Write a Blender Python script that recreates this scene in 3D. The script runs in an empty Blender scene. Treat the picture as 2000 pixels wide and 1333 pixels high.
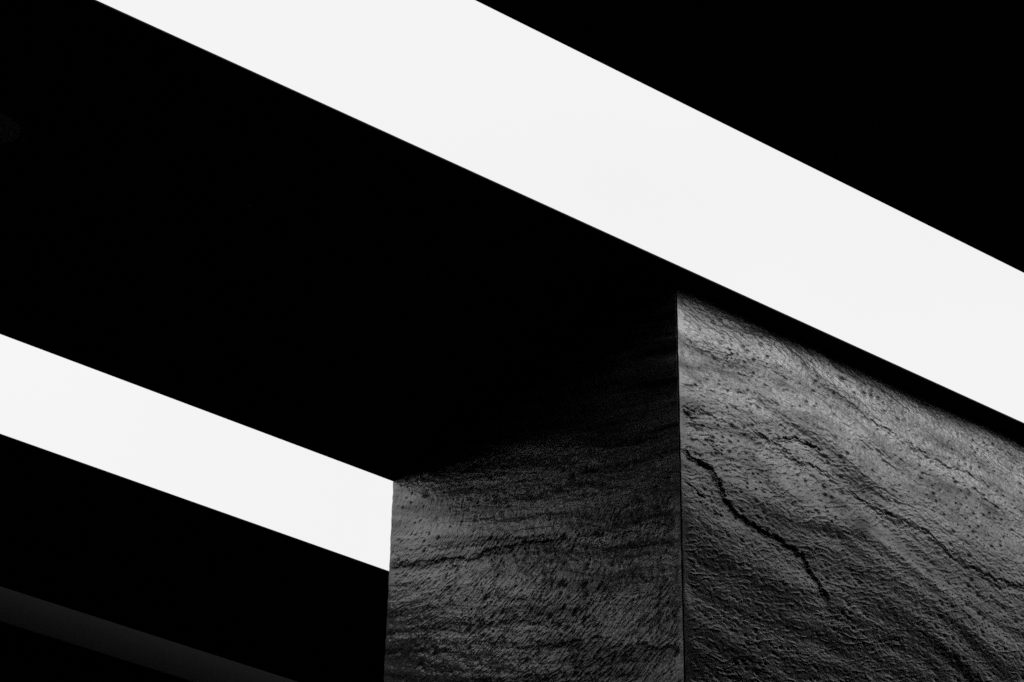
import bpy, bmesh, math
import numpy as np
from mathutils import Matrix, Vector

S = bpy.context.scene
COL = S.collection

# ---------------------------------------------------------------- camera
EYE = 1.6                                   # eye height of the photographer
cam_d = bpy.data.cameras.new('camera')
cam = bpy.data.objects.new('camera', cam_d)
COL.objects.link(cam)
right = Vector((0.80181984, -0.5973506, 0.0160375))
up = Vector((-0.33621706, -0.42878993, 0.83850896))
fwd = Vector((0.49400711, 0.67772521, 0.54465174))
cam.matrix_world = Matrix(((right.x, up.x, -fwd.x, 0.0),
                           (right.y, up.y, -fwd.y, 0.0),
                           (right.z, up.z, -fwd.z, EYE),
                           (0, 0, 0, 1)))
cam_d.sensor_width = 36.0
cam_d.lens = 89.974
cam_d.clip_start = 0.05
cam_d.clip_end = 3000.0
S.camera = cam

# ---------------------------------------------------------------- sky, sun, exposure
SUN_DIR = Vector((0.40, -0.76, 0.50)).normalized()        # towards the sun behind the cloud
sun_el = math.asin(SUN_DIR.z)
sun_az = math.atan2(SUN_DIR.x, SUN_DIR.y)
world = bpy.data.worlds.new('World')
S.world = world
world.use_nodes = True
nt = world.node_tree
nt.nodes.clear()
w_out = nt.nodes.new('ShaderNodeOutputWorld')
w_bg = nt.nodes.new('ShaderNodeBackground')
w_sky = nt.nodes.new('ShaderNodeTexSky')
w_sky.sky_type = 'NISHITA'
w_sky.sun_disc = False
w_sky.sun_elevation = sun_el
w_sky.sun_rotation = sun_az
w_sky.dust_density = 4.0
w_bw = nt.nodes.new('ShaderNodeRGBToBW')                  # the photograph is black and white
w_mix = nt.nodes.new('ShaderNodeMix')                     # an even layer of high cloud
w_mix.data_type = 'FLOAT'
w_mix.inputs[0].default_value = 0.86
CLOUD = 8.6
w_mix.inputs[3].default_value = CLOUD
w_tc = nt.nodes.new('ShaderNodeTexCoord')
w_n = nt.nodes.new('ShaderNodeTexNoise')
w_n.inputs['Scale'].default_value = 3.0
w_n.inputs['Detail'].default_value = 3.0
w_r = nt.nodes.new('ShaderNodeMapRange')
w_r.inputs['To Min'].default_value = CLOUD * 0.94
w_r.inputs['To Max'].default_value = CLOUD * 1.07
nt.links.new(w_tc.outputs['Generated'], w_n.inputs['Vector'])
nt.links.new(w_n.outputs[0], w_r.inputs['Value'])
nt.links.new(w_r.outputs[0], w_mix.inputs[3])
nt.links.new(w_sky.outputs[0], w_bw.inputs[0])
nt.links.new(w_bw.outputs[0], w_mix.inputs[2])
nt.links.new(w_mix.outputs[0], w_bg.inputs['Color'])
w_bg.inputs['Strength'].default_value = 0.1195
nt.links.new(w_bg.outputs[0], w_out.inputs[0])

sun_d = bpy.data.lights.new('sun', 'SUN')
sun_d.energy = 0.58
sun_d.angle = math.radians(28)
sun = bpy.data.objects.new('sun', sun_d)
COL.objects.link(sun)
sun.rotation_euler = (-SUN_DIR).to_track_quat('-Z', 'Y').to_euler()
sun.location = (3, -3, 20)

S.view_settings.view_transform = 'Standard'
S.view_settings.look = 'None'
S.view_settings.gamma = 1.0
S.view_settings.use_curve_mapping = False
S.view_settings.exposure = 0.0
S.cycles.max_bounces = 8
S.cycles.use_denoising = False

# ---------------------------------------------------------------- helpers
def tag(o, label=None, cat=None, group=None, kind=None):
    if label: o['label'] = label
    if cat: o['category'] = cat
    if group: o['group'] = group
    if kind: o['kind'] = kind
    return o

def empty(name, loc):
    o = bpy.data.objects.new(name, None)
    o.empty_display_size = 0.2
    COL.objects.link(o)
    o.location = loc
    return o

def mesh_obj(name, verts, faces, mat, parent=None, smooth=False):
    me = bpy.data.meshes.new(name)
    me.from_pydata([tuple(v) for v in verts], [], faces)
    me.materials.append(mat)
    bm = bmesh.new(); bm.from_mesh(me)
    bmesh.ops.recalc_face_normals(bm, faces=bm.faces)
    bm.to_mesh(me); bm.free()
    if smooth:
        me.polygons.foreach_set('use_smooth', [True] * len(me.polygons))
    o = bpy.data.objects.new(name, me)
    COL.objects.link(o)
    if parent is not None:
        o.parent = parent
        o.matrix_parent_inverse = Matrix.Translation(-Vector(parent.location))
    return o

def box(name, x0, x1, y0, y1, z0, z1, mat, parent=None):
    v = [(x, y, z) for z in (z0, z1) for y in (y0, y1) for x in (x0, x1)]
    f = [(0, 2, 3, 1), (4, 5, 7, 6), (0, 1, 5, 4), (2, 6, 7, 3), (0, 4, 6, 2), (1, 3, 7, 5)]
    return mesh_obj(name, v, f, mat, parent)

def prism_x(name, prof, x0, x1, mat, parent=None):
    """A (y, z) outline drawn out along x."""
    n = len(prof)
    v = [(x0, y, z) for y, z in prof] + [(x1, y, z) for y, z in prof]
    f = [tuple(range(n)), tuple(range(2 * n - 1, n - 1, -1))]
    f += [(i, (i + 1) % n, n + (i + 1) % n, n + i) for i in range(n)]
    return mesh_obj(name, v, f, mat, parent)

def plain_mat(name, col, rough, var=0.25, scale=6.0, spec=0.3, metallic=0.0, bump=0.0):
    m = bpy.data.materials.new(name); m.use_nodes = True
    t = m.node_tree; b = t.nodes['Principled BSDF']
    b.inputs['Roughness'].default_value = rough
    b.inputs['Specular IOR Level'].default_value = spec
    b.inputs['Metallic'].default_value = metallic
    tc = t.nodes.new('ShaderNodeTexCoord')
    n = t.nodes.new('ShaderNodeTexNoise')
    n.inputs['Scale'].default_value = scale; n.inputs['Detail'].default_value = 6
    r = t.nodes.new('ShaderNodeMapRange')
    r.inputs['To Min'].default_value = col * (1 - var); r.inputs['To Max'].default_value = col * (1 + var)
    t.links.new(tc.outputs['Object'], n.inputs['Vector'])
    t.links.new(n.outputs[0], r.inputs['Value'])
    t.links.new(r.outputs[0], b.inputs['Base Color'])
    if bump:
        bp = t.nodes.new('ShaderNodeBump'); bp.inputs['Distance'].default_value = bump
        t.links.new(n.outputs[0], bp.inputs['Height']); t.links.new(bp.outputs[0], b.inputs['Normal'])
    return m

M_SOFFIT = plain_mat('black_painted_soffit', 0.010, 0.75, spec=0.08)
M_FASCIA = plain_mat('black_metal_fascia', 0.008, 0.6, spec=0.08)
M_GREY = plain_mat('dark_grey_metal_fascia', 0.015, 0.7, var=0.08, spec=0.06)
M_WALL = plain_mat('dark_render_wall', 0.10, 0.9, scale=3, spec=0.1, bump=0.004)
M_GROUND = plain_mat('dark_asphalt', 0.12, 0.9, scale=40, spec=0.15, bump=0.003)
M_CORE = plain_mat('dark_core', 0.02, 0.95, spec=0.05)
M_LAMP = plain_mat('lamp_black_metal', 0.03, 0.4, spec=0.4)
M_LENS = plain_mat('lamp_frosted_glass', 0.28, 0.3, var=0.1, spec=0.5)
M_STEEL = plain_mat('screw_steel', 0.45, 0.35, metallic=1.0)

def stone_mat():
    m = bpy.data.materials.new('dark_cleft_slate'); m.use_nodes = True
    t = m.node_tree; b = t.nodes['Principled BSDF']
    at = t.nodes.new('ShaderNodeAttribute'); at.attribute_name = 'tone'
    tc = t.nodes.new('ShaderNodeTexCoord')
    n1 = t.nodes.new('ShaderNodeTexNoise'); n1.inputs['Scale'].default_value = 190; n1.inputs['Detail'].default_value = 5
    n1.inputs['Roughness'].default_value = 0.65
    n2 = t.nodes.new('ShaderNodeTexNoise'); n2.inputs['Scale'].default_value = 420; n2.inputs['Detail'].default_value = 3
    for n in (n1, n2): t.links.new(tc.outputs['Object'], n.inputs['Vector'])
    r = t.nodes.new('ShaderNodeMapRange')
    r.inputs['From Min'].default_value = 0.3; r.inputs['From Max'].default_value = 0.7
    r.inputs['To Min'].default_value = 0.82; r.inputs['To Max'].default_value = 1.18
    t.links.new(n1.outputs[0], r.inputs['Value'])
    mul = t.nodes.new('ShaderNodeMath'); mul.operation = 'MULTIPLY'
    t.links.new(at.outputs['Fac'], mul.inputs[0]); t.links.new(r.outputs[0], mul.inputs[1])
    t.links.new(mul.outputs[0], b.inputs['Base Color'])
    sp = t.nodes.new('ShaderNodeMapRange')
    sp.inputs['From Min'].default_value = 0.03; sp.inputs['From Max'].default_value = 0.20
    sp.inputs['To Min'].default_value = 0.22; sp.inputs['To Max'].default_value = 1.0
    t.links.new(mul.outputs[0], sp.inputs['Value'])
    t.links.new(sp.outputs[0], b.inputs['Specular IOR Level'])
    b.inputs['Roughness'].default_value = 0.33
    b.inputs['IOR'].default_value = 1.7
    bp = t.nodes.new('ShaderNodeBump'); bp.inputs['Distance'].default_value = 0.0005; bp.inputs['Strength'].default_value = 0.8
    t.links.new(n2.outputs[0], bp.inputs['Height']); t.links.new(bp.outputs[0], b.inputs['Normal'])
    return m
M_STONE = stone_mat()

# ---------------------------------------------------------------- noise for the stone relief
def _hash(ix, iy, seed):
    h = (ix.astype(np.int64) * 374761393 + iy.astype(np.int64) * 668265263 + seed * 974634777) & 0xFFFFFFFF
    h = ((h ^ (h >> 13)) * 1274126177) & 0xFFFFFFFF
    h = ((h ^ (h >> 16)) * 2246822519) & 0xFFFFFFFF
    return ((h ^ (h >> 15)) & 0xFFFFFF) / float(0x1000000)

def gnoise(x, y, seed):
    ix = np.floor(x); iy = np.floor(y); fx = x - ix; fy = y - iy
    ux = fx * fx * fx * (fx * (fx * 6 - 15) + 10); uy = fy * fy * fy * (fy * (fy * 6 - 15) + 10)
    def g(dx, dy):
        a = _hash(ix + dx, iy + dy, seed) * 2 * np.pi
        return np.cos(a) * (fx - dx) + np.sin(a) * (fy - dy)
    n0 = g(0, 0) * (1 - ux) + g(1, 0) * ux
    n1 = g(0, 1) * (1 - ux) + g(1, 1) * ux
    return (n0 * (1 - uy) + n1 * uy) * 1.5

def fbm(x, y, seed, octaves=4, gain=0.5):
    s = np.zeros_like(x); a = 1.0; f = 1.0
    for o in range(octaves):
        s += a * gnoise(x * f + 17.3 * o, y * f - 9.1 * o, seed + o * 31)
        a *= gain; f *= 2.03
    return s

def ridged(x, y, seed, octaves=3):
    s = np.zeros_like(x); a = 1.0; f = 1.0
    for o in range(octaves):
        s += a * (1 - np.abs(gnoise(x * f + 5.7 * o, y * f + 3.3 * o, seed + o * 17)) * 2)
        a *= 0.5; f *= 2.1
    return s

def pits(x, y, seed):
    """Distance to the nearest scattered point, each with its own size."""
    ix = np.floor(x); iy = np.floor(y)
    best = np.full_like(x, 9.0)
    for dx in (-1, 0, 1):
        for dy in (-1, 0, 1):
            px = ix + dx + _hash(ix + dx, iy + dy, seed); py = iy + dy + _hash(ix + dx, iy + dy, seed + 7)
            size = 0.3 + 1.4 * _hash(ix + dx, iy + dy, seed + 13) ** 2
            best = np.minimum(best, np.hypot(x - px, y - py) / size)
    return best

def sstep(a, b, x):
    t = np.clip((x - a) / (b - a), 0, 1)
    return t * t * (3 - 2 * t)

def rot(u, v, deg):
    c, s = math.cos(math.radians(deg)), math.sin(math.radians(deg))
    return u * c + v * s, -u * s + v * c

def polyline(u, v, pts):
    """Distance to a polyline, side (+ below it on the face) and run along it 0..1."""
    best = np.full_like(u, 9.0); side = np.zeros_like(u); run = np.zeros_like(u)
    seg = [math.dist(pts[i], pts[i + 1]) for i in range(len(pts) - 1)]
    tot = sum(seg); acc = 0.0
    for i in range(len(pts) - 1):
        (ax, ay), (bx, by) = pts[i], pts[i + 1]
        dx, dy = bx - ax, by - ay; l2 = dx * dx + dy * dy
        t = np.clip(((u - ax) * dx + (v - ay) * dy) / l2, 0, 1)
        d = np.hypot(u - ax - t * dx, v - ay - t * dy)
        m = d < best
        best = np.where(m, d, best)
        side = np.where(m, np.sign(dx * (v - ay) - dy * (u - ax)), side)
        run = np.where(m, (acc + t * seg[i]) / tot, run)
        acc += seg[i]
    return best, side, run

def terrace(x, sharp):
    f = np.floor(x)
    return f + sstep(0.5 - sharp, 0.5 + sharp, x - f)

# cracks as runs over the face: (across, down from the top) in metres, width, depth, step, dirt
FRONT_CRACKS = [
 ([(-.01,.331),(.0016,.3371),(.0402,.352),(.0727,.3576),(.0873,.3774),(.0995,.4018),(.1163,.4207),(.151,.4316),(.1861,.4386),(.213,.4371),(.2481,.45),(.2839,.4552),(.2938,.4786),(.3126,.5028),(.3276,.5168),(.3328,.5396),(.3408,.5559)], .0030, .010, .0065, .75),
 ([(.2841,.4532),(.3051,.4435),(.3267,.4294)], .002, .003, .001, .3),
 ([(.2186,.2436),(.2424,.2289),(.2848,.2172),(.3221,.2176),(.3451,.2254),(.3635,.2329)], .0025, .006, .0035, .5),
 ([(.2186,.2436),(.2914,.2609),(.3334,.2598),(.3658,.2662),(.403,.2751),(.4306,.2875),(.454,.2933),(.487,.2999),(.521,.2982),(.5464,.2875),(.5751,.2938),(.613,.3092),(.6463,.3222),(.6854,.3293),(.7196,.3383),(.7692,.3463),(.8478,.3329),(1.0,.34)], .0040, .0032, .0046, .3),
 ([(.5329,.113),(.5522,.1184),(.5864,.1269),(.6264,.1292),(.6662,.1358),(.7131,.1274),(.82,.15)], .0035, .0025, .0028, .2),
 ([(.0036,.2586),(.0382,.2731),(.0644,.279),(.0725,.2995),(.0982,.3213)], .0022, .005, .0025, .4),
 ([(.5484,.5191),(.5814,.5242),(.6087,.5388),(.6414,.5499),(.6783,.5675),(.7165,.5753),(.80,.60)], .0024, .005, .0015, .45),
 ([(.4421,.5786),(.4639,.5681),(.493,.5554),(.5158,.5635)], .003, .005, .0015, .4),
 ([(.0007,.1157),(.0093,.1245),(.0177,.1434)], .002, .005, .001, .5),
 ([(.0937,.0783),(.1162,.0858),(.125,.0947),(.1106,.1128),(.1331,.1203),(.1554,.1321),(.19,.15)], .002, .003, .001, .3),
 ([(.295,.0483),(.3275,.0608),(.3553,.0752),(.4027,.0864),(.4455,.0995),(.4838,.1103),(.5329,.113)], .0035, .0025, .0026, .2),
 ([(.0043,.4012),(.034,.4115),(.0509,.4246),(.09,.45)], .004, .003, .0015, .25),
 ([(.1,.7194),(.1241,.7484),(.16,.80)], .0025, .004, .001, .4),
 ([(-.01,.262),(.0014,.2594),(.0881,.2345),(.1599,.2355),(.2186,.2436)], .005, .003, .004, .2),
]
SIDE_CRACKS = [
 ([(-.01,.19),(.0019,.1926),(.098,.2263),(.1975,.2617),(.2686,.2915),(.3186,.2981),(.3679,.3087),(.4346,.3289),(.5056,.3532),(.5919,.3821),(.6755,.4121),(.7564,.4431),(.8348,.4749),(.9006,.5051)], .0040, .004, .0055, .5),
 ([(.5543,.5803),(.6478,.609),(.7118,.6302),(.7689,.6668),(.8297,.6938),(.8991,.7135)], .004, .004, .004, .45),
 ([(.7673,.4287),(.8351,.46),(.9008,.4978)], .003, .003, .003, .3),
 ([(.1316,.4515),(.1913,.5001),(.2364,.5328)], .003, .003, .001, .3),
 ([(.2627,.1588),(.3518,.192),(.4441,.2268),(.5332,.2462)], .005, .0025, .0035, .3),
 ([(.355,.2868),(.476,.3305),(.5919,.3762)], .003, .003, .001, .3),
]

def cracks(u, v, H, T, runs, seed):
    wu = u + .0050 * fbm(u / .022, v / .018, seed, 5, .66); wv = v + .0050 * fbm(u / .022, v / .018, seed + 5, 5, .66)
    for k, (pts, w, depth, step, dirt) in enumerate(runs):
        pu = [p[0] for p in pts]; pv = [p[1] for p in pts]
        m = (u > min(pu) - .12) & (u < max(pu) + .12) & (v > min(pv) - .12) & (v < max(pv) + .12)
        if not m.any(): continue
        d, side, run = polyline(wu[m], wv[m], pts)
        fade = sstep(0, .06, run + .03) * sstep(0, .12, 1 - run + .02)
        main = dirt > .6; fade0 = fade
        soft = .003 + .004 * np.clip(fbm(u[m] / .06, v[m] / .05, seed + 79, 2) + .4, 0, 1.3) if main else .013 * np.clip(.7 + fbm(u[m] / .08, v[m] / .06, seed + 80 + k, 2), .25, 1.4)
        wob = np.clip(.62 + 1.7 * fbm(u[m] / .040, v[m] / .030, seed + 40 + k, 4, .6), .15, 1.5)
        if not main:
            fade = fade * np.clip(.52 + 1.2 * fbm(u[m] / .07, v[m] / .05, seed + 60 + k, 3), .16, 1)
            wob = wob * .75
        ww = w * .62 * wob
        H[m] += -depth * fade * np.exp(-(d / ww) ** 2) - sstep(-soft, soft, d * side - soft * .6) * step * .8 * fade0 * (.75 * np.exp(-(d / .03)) + .25 * np.exp(-(d / .09)))
        T[m] *= 1 - dirt * fade * np.exp(-(d / (ww * .8)) ** 2)
    return H, T

def front_relief(u, v, seed, runs):
    bend = 12 + 14 * np.exp(-((u / .35) ** 2 + (v / .3) ** 2))            # the cleavage steepens at the upper corner
    wu = u + .05 * fbm(u / .35, v / .3, seed + 1, 2); wv = v + .035 * fbm(u / .35, v / .3, seed + 2, 2)
    p = wu * np.cos(np.radians(14)) + wv * np.sin(np.radians(14)); q = -wu * np.sin(np.radians(14)) + wv * np.cos(np.radians(14))
    q = q - .10 * np.exp(-(u / .25)) * 0.8
    H = .0038 * fbm(p / .5, q / .11, seed + 3, 3, .5)
    lay = fbm(p / .30, q / .045, seed + 4, 4) * 2.2 + q * 5
    lowq = sstep(.10, .36, v - .12 * u)
    H += (1 - .7 * lowq) * .00045 * terrace(lay, .16)
    lay2 = fbm(p / .12, q / .022, seed + 6, 4) * 2.6
    low0 = sstep(.10, .36, v - .12 * u + .06 * fbm(u / .2, v / .2, seed + 44, 2))
    H += (1 - low0) * .0002 * terrace(lay2, .14)
    # wind-ripple like wrinkles that rise to the right, strongest on the lower part
    low = sstep(.08, .40, v + .10 * fbm(u / .2, v / .2, seed + 8, 2) - .12 * u)
    r, s = rot(u + .010 * fbm(u / .06, v / .06, seed + 9, 2), v + .008 * fbm(u / .05, v / .05, seed + 10, 2), -23)
    rip = ridged(r / .066, s / .0122, seed + 11, 3)
    patch = .55 + .45 * np.clip(fbm(u / .16, v / .12, seed + 12, 2) + .5, 0, 1)
    H += (.2 + .8 * low) * .0008 * patch * np.clip(rip / 1.5, 0, 1.2) ** 5 * 1.6
    r2, s2 = rot(u, v, 24)
    H += (1 - .9 * low) * .00032 * ridged(r2 / .06, s2 / .009, seed + 13, 3)
    H += .00036 * fbm(u / .011, v / .008, seed + 14, 4, .7) + .00034 * ((1 - low0) * np.abs(fbm(p / .020, q / .006, seed + 33, 3, .6)) + low0 * np.abs(fbm(r / .034, s / .0065, seed + 35, 3, .6))) + .00020 * gnoise(u / .0052, v / .0040, seed + 34)
    pt = pits(u / .022, v / .017, seed + 15)
    pm = np.exp(-(pt / .15) ** 2) * (.5 + .5 * sstep(-.1, .4, fbm(u / .2, v / .2, seed + 16, 2)))
    H -= .0021 * pm
    T = .115 * (1 + .75 * fbm(p / .20, q / .045, seed + 17, 5, .6) + .10 * fbm(u / .02, v / .014, seed + 18, 3))
    T *= 1 - .45 * pm
    return cracks(u, v, H, T, runs, seed + 20)

def side_relief(u, v, seed, runs):
    wu = u + .03 * fbm(u / .4, v / .4, seed + 1, 2); wv = v + .012 * fbm(u / .4, v / .3, seed + 2, 2)
    p, q = rot(wu, wv, 21)
    H = .0034 * fbm(p / .6, q / .10, seed + 3, 3, .45)
    lay = fbm(p / .40, q / .035, seed + 4, 4) * 3.0 + q * 6
    H += .00028 * terrace(lay, .14)
    lay2 = fbm(p / .18, q / .016, seed + 6, 4) * 2.4
    H += .00015 * terrace(lay2, .16)
    # slanting hatch, strongest towards the lower front
    low = sstep(.15, .50, v + .12 * fbm(u / .2, v / .2, seed + 8, 2) + .1 * u)
    r, s = rot(u + .008 * fbm(u / .05, v / .05, seed + 9, 2), v + .006 * fbm(u / .05, v / .05, seed + 10, 2), -24)
    patch = .4 + .6 * np.clip(fbm(u / .14, v / .12, seed + 12, 2) + .5, 0, 1)
    H += (.35 + .65 * low) * .0011 * patch * (np.clip(ridged(r / .060, s / .0090, seed + 11, 3) / 1.5, 0, 1.2) ** 4 * 2.0)
    H += .00042 * fbm(u / .012, v / .009, seed + 14, 4, .7) + .00022 * gnoise(u / .0055, v / .0042, seed + 34)
    pt = pits(u / .034, v / .024, seed + 15)
    pm = np.exp(-(pt / .17) ** 2) * (.4 + .6 * sstep(-.1, .4, fbm(u / .2, v / .2, seed + 16, 2)))
    H -= .0034 * pm
    T = .115 * (1 + 1.1 * fbm(p / .34, q / .030, seed + 17, 5, .55) + .10 * fbm(u / .02, v / .014, seed + 18, 3))
    T *= 1 - .45 * pm
    return cracks(u, v, H, T, runs, seed + 20)

def stone_panel(parent, origin, au, nrm, width, z_top, height, du, dv, relief, seed, runs, rough_edges=(0.0, 0.0), label=None):
    """A cleft stone slab on a face: origin at its upper start corner, au runs along it, nrm points out."""
    nu = max(2, int(round(width / du)) + 1); nv = max(2, int(round(height / dv)) + 1)
    us = np.linspace(0, width, nu); vs = np.linspace(0, height, nv)
    U, V = np.meshgrid(us, vs)
    V0 = V + (origin[2] - z_top)
    H, T = relief(U, V0, seed, runs)
    H = H - H.mean()
    H = H * np.clip(.12 + .88 * sstep(0, .022, np.minimum(U, width - U)), 0, 1)
    # chipped edges
    for k, amt in enumerate(rough_edges):
        if amt:
            e = U if k == 0 else width - U
            chip = amt * (0.5 + fbm(V0 / .05, V0 * 0 + 3.1, seed + 90 + k, 4, .6))
            shift = np.clip(chip, -amt * .3, amt * 1.5) * np.exp(-e / .012)
            U = U + (shift if k == 0 else -shift)
    au = np.array(au, float); nrm = np.array(nrm, float); o = np.array([origin[0], origin[1], z_top])
    P = o + U[..., None] * au + H[..., None] * nrm + V[..., None] * np.array([0, 0, -1.0])
    P = P.reshape(-1, 3)
    idx = np.arange(nu * nv).reshape(nv, nu)
    quads = np.stack([idx[:-1, :-1], idx[1:, :-1], idx[1:, 1:], idx[:-1, 1:]], -1).reshape(-1, 4)
    # skirt running back to the core, mitred at the sides
    ring = np.concatenate([idx[0, :-1], idx[:-1, -1], idx[-1, :0:-1], idx[:0:-1, 0]])
    th = .022
    back = P[ring].copy()
    uu = ((back - o) @ au)
    back -= ((back - o) @ nrm)[:, None] * nrm + th * nrm
    back += (np.where(uu < 1e-2, th, 0) - np.where(uu > width - 1e-2, th, 0))[:, None] * au
    n0 = len(P); nr = len(ring); ar = np.arange(nr); nx = (ar + 1) % nr
    sk = np.stack([ring, n0 + ar, n0 + nx, ring[nx]], -1)
    flip = np.cross(au, np.array([0, 0, -1.0])) @ nrm < 0
    faces = np.concatenate([quads, sk[:, ::-1]])
    if not flip: faces = faces
    else: faces = faces[:, ::-1]
    faces = faces[:, ::-1]
    V3 = np.concatenate([P, back])
    me = bpy.data.meshes.new('stone_panel')
    me.vertices.add(len(V3)); me.vertices.foreach_set('co', V3.ravel())
    nf = len(faces)
    me.loops.add(nf * 4); me.loops.foreach_set('vertex_index', faces.ravel().astype(np.int32))
    me.polygons.add(nf)
    me.polygons.foreach_set('loop_start', np.arange(0, nf * 4, 4, dtype=np.int32))
    me.polygons.foreach_set('loop_total', np.full(nf, 4, dtype=np.int32))
    sm = np.ones(nf, dtype=bool); sm[len(quads):] = False
    me.polygons.foreach_set('use_smooth', sm)
    me.update(calc_edges=True); me.validate()
    a = me.attributes.new('tone', 'FLOAT', 'POINT')
    a.data.foreach_set('value', np.concatenate([np.clip(T, .015, .6).ravel(), np.clip(T.ravel()[ring], .015, .6)]).astype(np.float32))
    me.materials.append(M_STONE)
    ob = bpy.data.objects.new('stone_panel', me); COL.objects.link(ob)
    ob.parent = parent; ob.matrix_parent_inverse = Matrix.Translation(-Vector(parent.location))
    if label: ob['label'] = label
    return ob

# ---------------------------------------------------------------- setting
ZS = EYE + 2.6                                  # underside of all the roof slabs
XL, XR = -5.0, 12.0
ground = box('ground', -60, 60, -60, 60, -0.3, 0.0, M_GROUND); tag(ground, kind='structure')

def roof_slab(label, y0, y1, t, front_back, x0=XL, x1=XR, fascia_mat=None, front_vertical=False, back_taper=0.0):
    """Flat-bottomed roof slab along x: a thin soffit sheet, a fascia on each side, a deck on top."""
    lip = .003
    root = empty('roof_slab', ((x0 + x1) / 2, (y0 + y1) / 2, ZS))
    tag(root, label, 'roof slab', 'black roof slabs with slots of sky between them', 'thing')
    box('soffit', x0, x1, y0, y1, ZS, ZS + lip, M_SOFFIT, root)
    za, zb = ZS + lip, ZS + t
    fm = fascia_mat or M_FASCIA
    if front_vertical:
        f = box('fascia', x0, x1, y0, y0 + .02, za, zb, fm, root); yt = y0 + .02
        if fascia_mat: f['label'] = 'dark grey front fascia'
    else:
        prism_x('fascia', [(y0 + .004, za), (y0 + .04, za), (y0 + front_back + .04, zb), (y0 + front_back, zb)], x0, x1, fm, root)
        yt = y0 + front_back + .04
    if back_taper:
        prism_x('fascia', [(y1 - .004, za), (y1 - .05, za), (y1 - back_taper - .05, zb), (y1 - back_taper, zb)], x0, x1, M_FASCIA, root)
        ye = y1 - back_taper - .05
    else:
        box('fascia', x0, x1, y1 - .02, y1, za, zb, M_FASCIA, root); ye = y1 - .02
    box('roof_deck', x0, x1, yt, ye, zb - .03, zb, M_FASCIA, root)
    return root

roof_slab('wide black roof slab filling the upper right corner, overhead and nearest', -4.0, 2.4936, .30, .3, front_vertical=True, back_taper=1.2)
roof_slab('broad black roof slab resting on the stone column', 2.8541 * (2.603 / 2.6), 3.8066, .24, .32)
roof_slab('narrower black roof slab behind the column, below the lower left slot of sky', 4.1343 * (2.603 / 2.6), 4.7272, .16, .32)
roof_slab('farthest black roof slab at the lower left, with a dark grey front edge', 4.8814, 7.5, .24, .3, fascia_mat=M_GREY, front_vertical=True)

def blocking_wall(label, *b):  # unseen enclosure, added to keep low sky light off the column
    w = box('blocking_wall', *b, M_WALL); tag(w, label, 'blocking_wall', kind='thing'); return w
blocking_wall('unseen dark barrier added behind the photographer to block sky light', XL, XR, -4.3, -4.0, 0, ZS + .3)
blocking_wall('unseen dark barrier added at the far back to close off outside light', XL, XR, 7.5, 7.8, 0, ZS + .3)
blocking_wall('unseen dark barrier added at the left end to block sky light', XL - .3, XL, -4.3, 7.8, 0, ZS + .3)
blocking_wall('unseen dark barrier added at the right end to block sky light', XR, XR + .3, -4.3, 7.8, 0, ZS + .3)
blk = box('sky_blocker', XL, -0.6, -4.0, 1.2, ZS + .303, ZS + 9.0, M_WALL)  # unseen block, added to shade the column's left face from the near slot
tag(blk, 'unseen dark block added on the nearest roof slab to cut sky light', 'sky_blocker', kind='thing')

# ---------------------------------------------------------------- the stone column
CX, CY, CYB = 2.4800, 2.9045, 3.8066            # left side, front side, back side of the column
CW, CD = 1.02, CYB - CY
column = empty('stone_column', (CX + CW / 2, (CY + CYB) / 2, 0))
tag(column, 'square column clad in dark cracked slate panels under the black roof slab', 'column')
TOP = ZS - .001
box('core', CX + .021, CX + CW - .021, CY + .021, CYB - .021, 0, TOP, M_CORE, column)
H1 = .86
J = .0016
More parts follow.
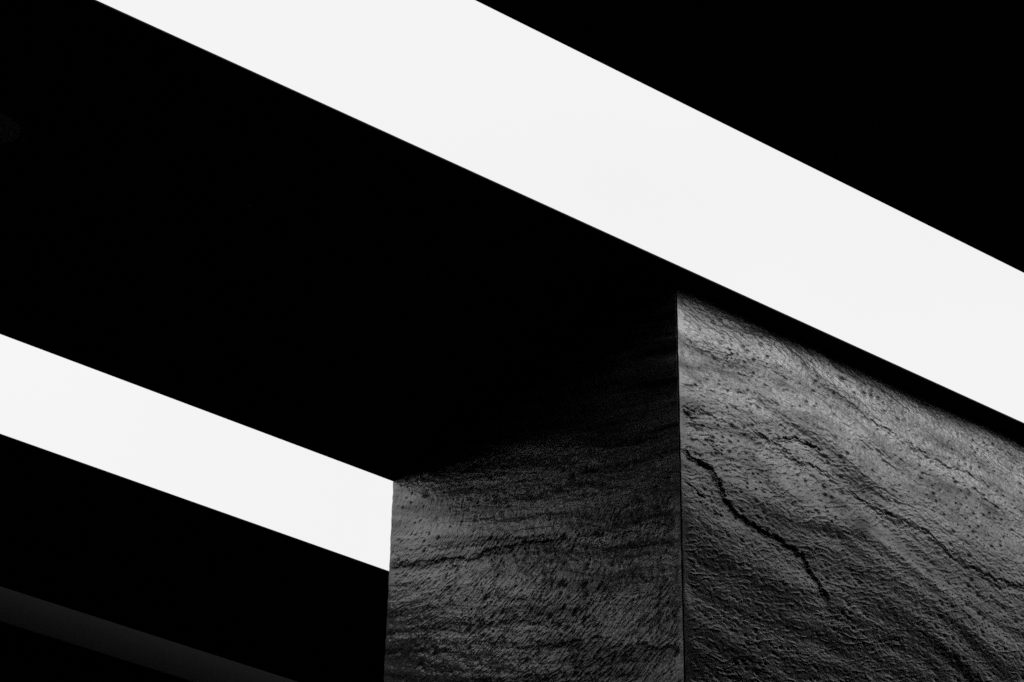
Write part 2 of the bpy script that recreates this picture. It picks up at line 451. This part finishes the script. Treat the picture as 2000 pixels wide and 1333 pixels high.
# front (towards the nearest slot) and left side carry the fine relief
stone_panel(column, (CX + J, CY, TOP), (1, 0, 0), (0, -1, 0), CW - 2 * J, TOP, H1, .0015, .00118, front_relief, 11, FRONT_CRACKS, (.0003, .002), 'grey slate panel with a long dark branching crack')
stone_panel(column, (CX, CYB - J, TOP), (0, -1, 0), (-1, 0, 0), CD - 2 * J, TOP, H1, .0015, .00118, side_relief, 57, SIDE_CRACKS, (.0020, .0003), 'darker slate panel with level veins and slanting grain')
stone_panel(column, (CX + CW, CY + J, TOP), (0, 1, 0), (1, 0, 0), CD - 2 * J, TOP, H1, .008, .006, side_relief, 83, [], (.002, .002))
stone_panel(column, (CX + CW - J, CYB, TOP), (-1, 0, 0), (0, 1, 0), CW - 2 * J, TOP, H1, .008, .006, front_relief, 97, [], (.002, .002))
zc = TOP - H1 - .004
k = 0
while zc > .05:
    hc = min(1.5, zc)
    for (o, au, n, w_, rel) in (((CX + J, CY), (1, 0, 0), (0, -1, 0), CW, front_relief), ((CX, CYB - J), (0, -1, 0), (-1, 0, 0), CD, side_relief),
                                ((CX + CW, CY + J), (0, 1, 0), (1, 0, 0), CD, side_relief), ((CX + CW - J, CYB), (-1, 0, 0), (0, 1, 0), CW, front_relief)):
        k += 1
        stone_panel(column, (o[0], o[1], TOP), au, n, w_ - 2 * J, zc, hc, .010, .008, rel, 120 + 7 * k, [], (.002, .002))
    zc -= hc + .004

# ---------------------------------------------------------------- small fittings in the broad soffit
def lathe(name, prof, n, mat, parent, c):
    v = []; f = []
    for r, z in prof:
        v += [(c[0] + r * math.cos(2 * math.pi * i / n), c[1] + r * math.sin(2 * math.pi * i / n), c[2] + z) for i in range(n)]
    for j in range(len(prof) - 1):
        f += [(j * n + i, j * n + (i + 1) % n, (j + 1) * n + (i + 1) % n, (j + 1) * n + i) for i in range(n)]
    if prof[-1][0] > 0: f.append(tuple(range((len(prof) - 1) * n, len(prof) * n)))
    if prof[0][0] > 0: f.append(tuple(range(n - 1, -1, -1)))
    return mesh_obj(name, v, f, mat, parent, smooth=False)

lamp = empty('ceiling_light', (1.285, 3.243, ZS))
tag(lamp, 'round unlit black ceiling light in the broad soffit at the left edge', 'ceiling light')
lathe('rim', [(.062, -.0005), (.066, -.004), (.064, -.009), (.052, -.009), (.050, -.0035), (.050, -.0005)], 40, M_LAMP, lamp, (1.285, 3.243, ZS))
lathe('lens', [(.049, -.0008), (.049, -.0030), (.035, -.0052), (.012, -.0060)], 40, M_LENS, lamp, (1.285, 3.243, ZS))
scr = lathe('screw', [(.0032, -.0002), (.0032, -.0010), (.0022, -.0020), (.0008, -.0024)], 12, M_STEEL, None, (1.744, 3.170, ZS))
tag(scr, 'tiny steel screw head in the broad black soffit left of the column', 'screw')
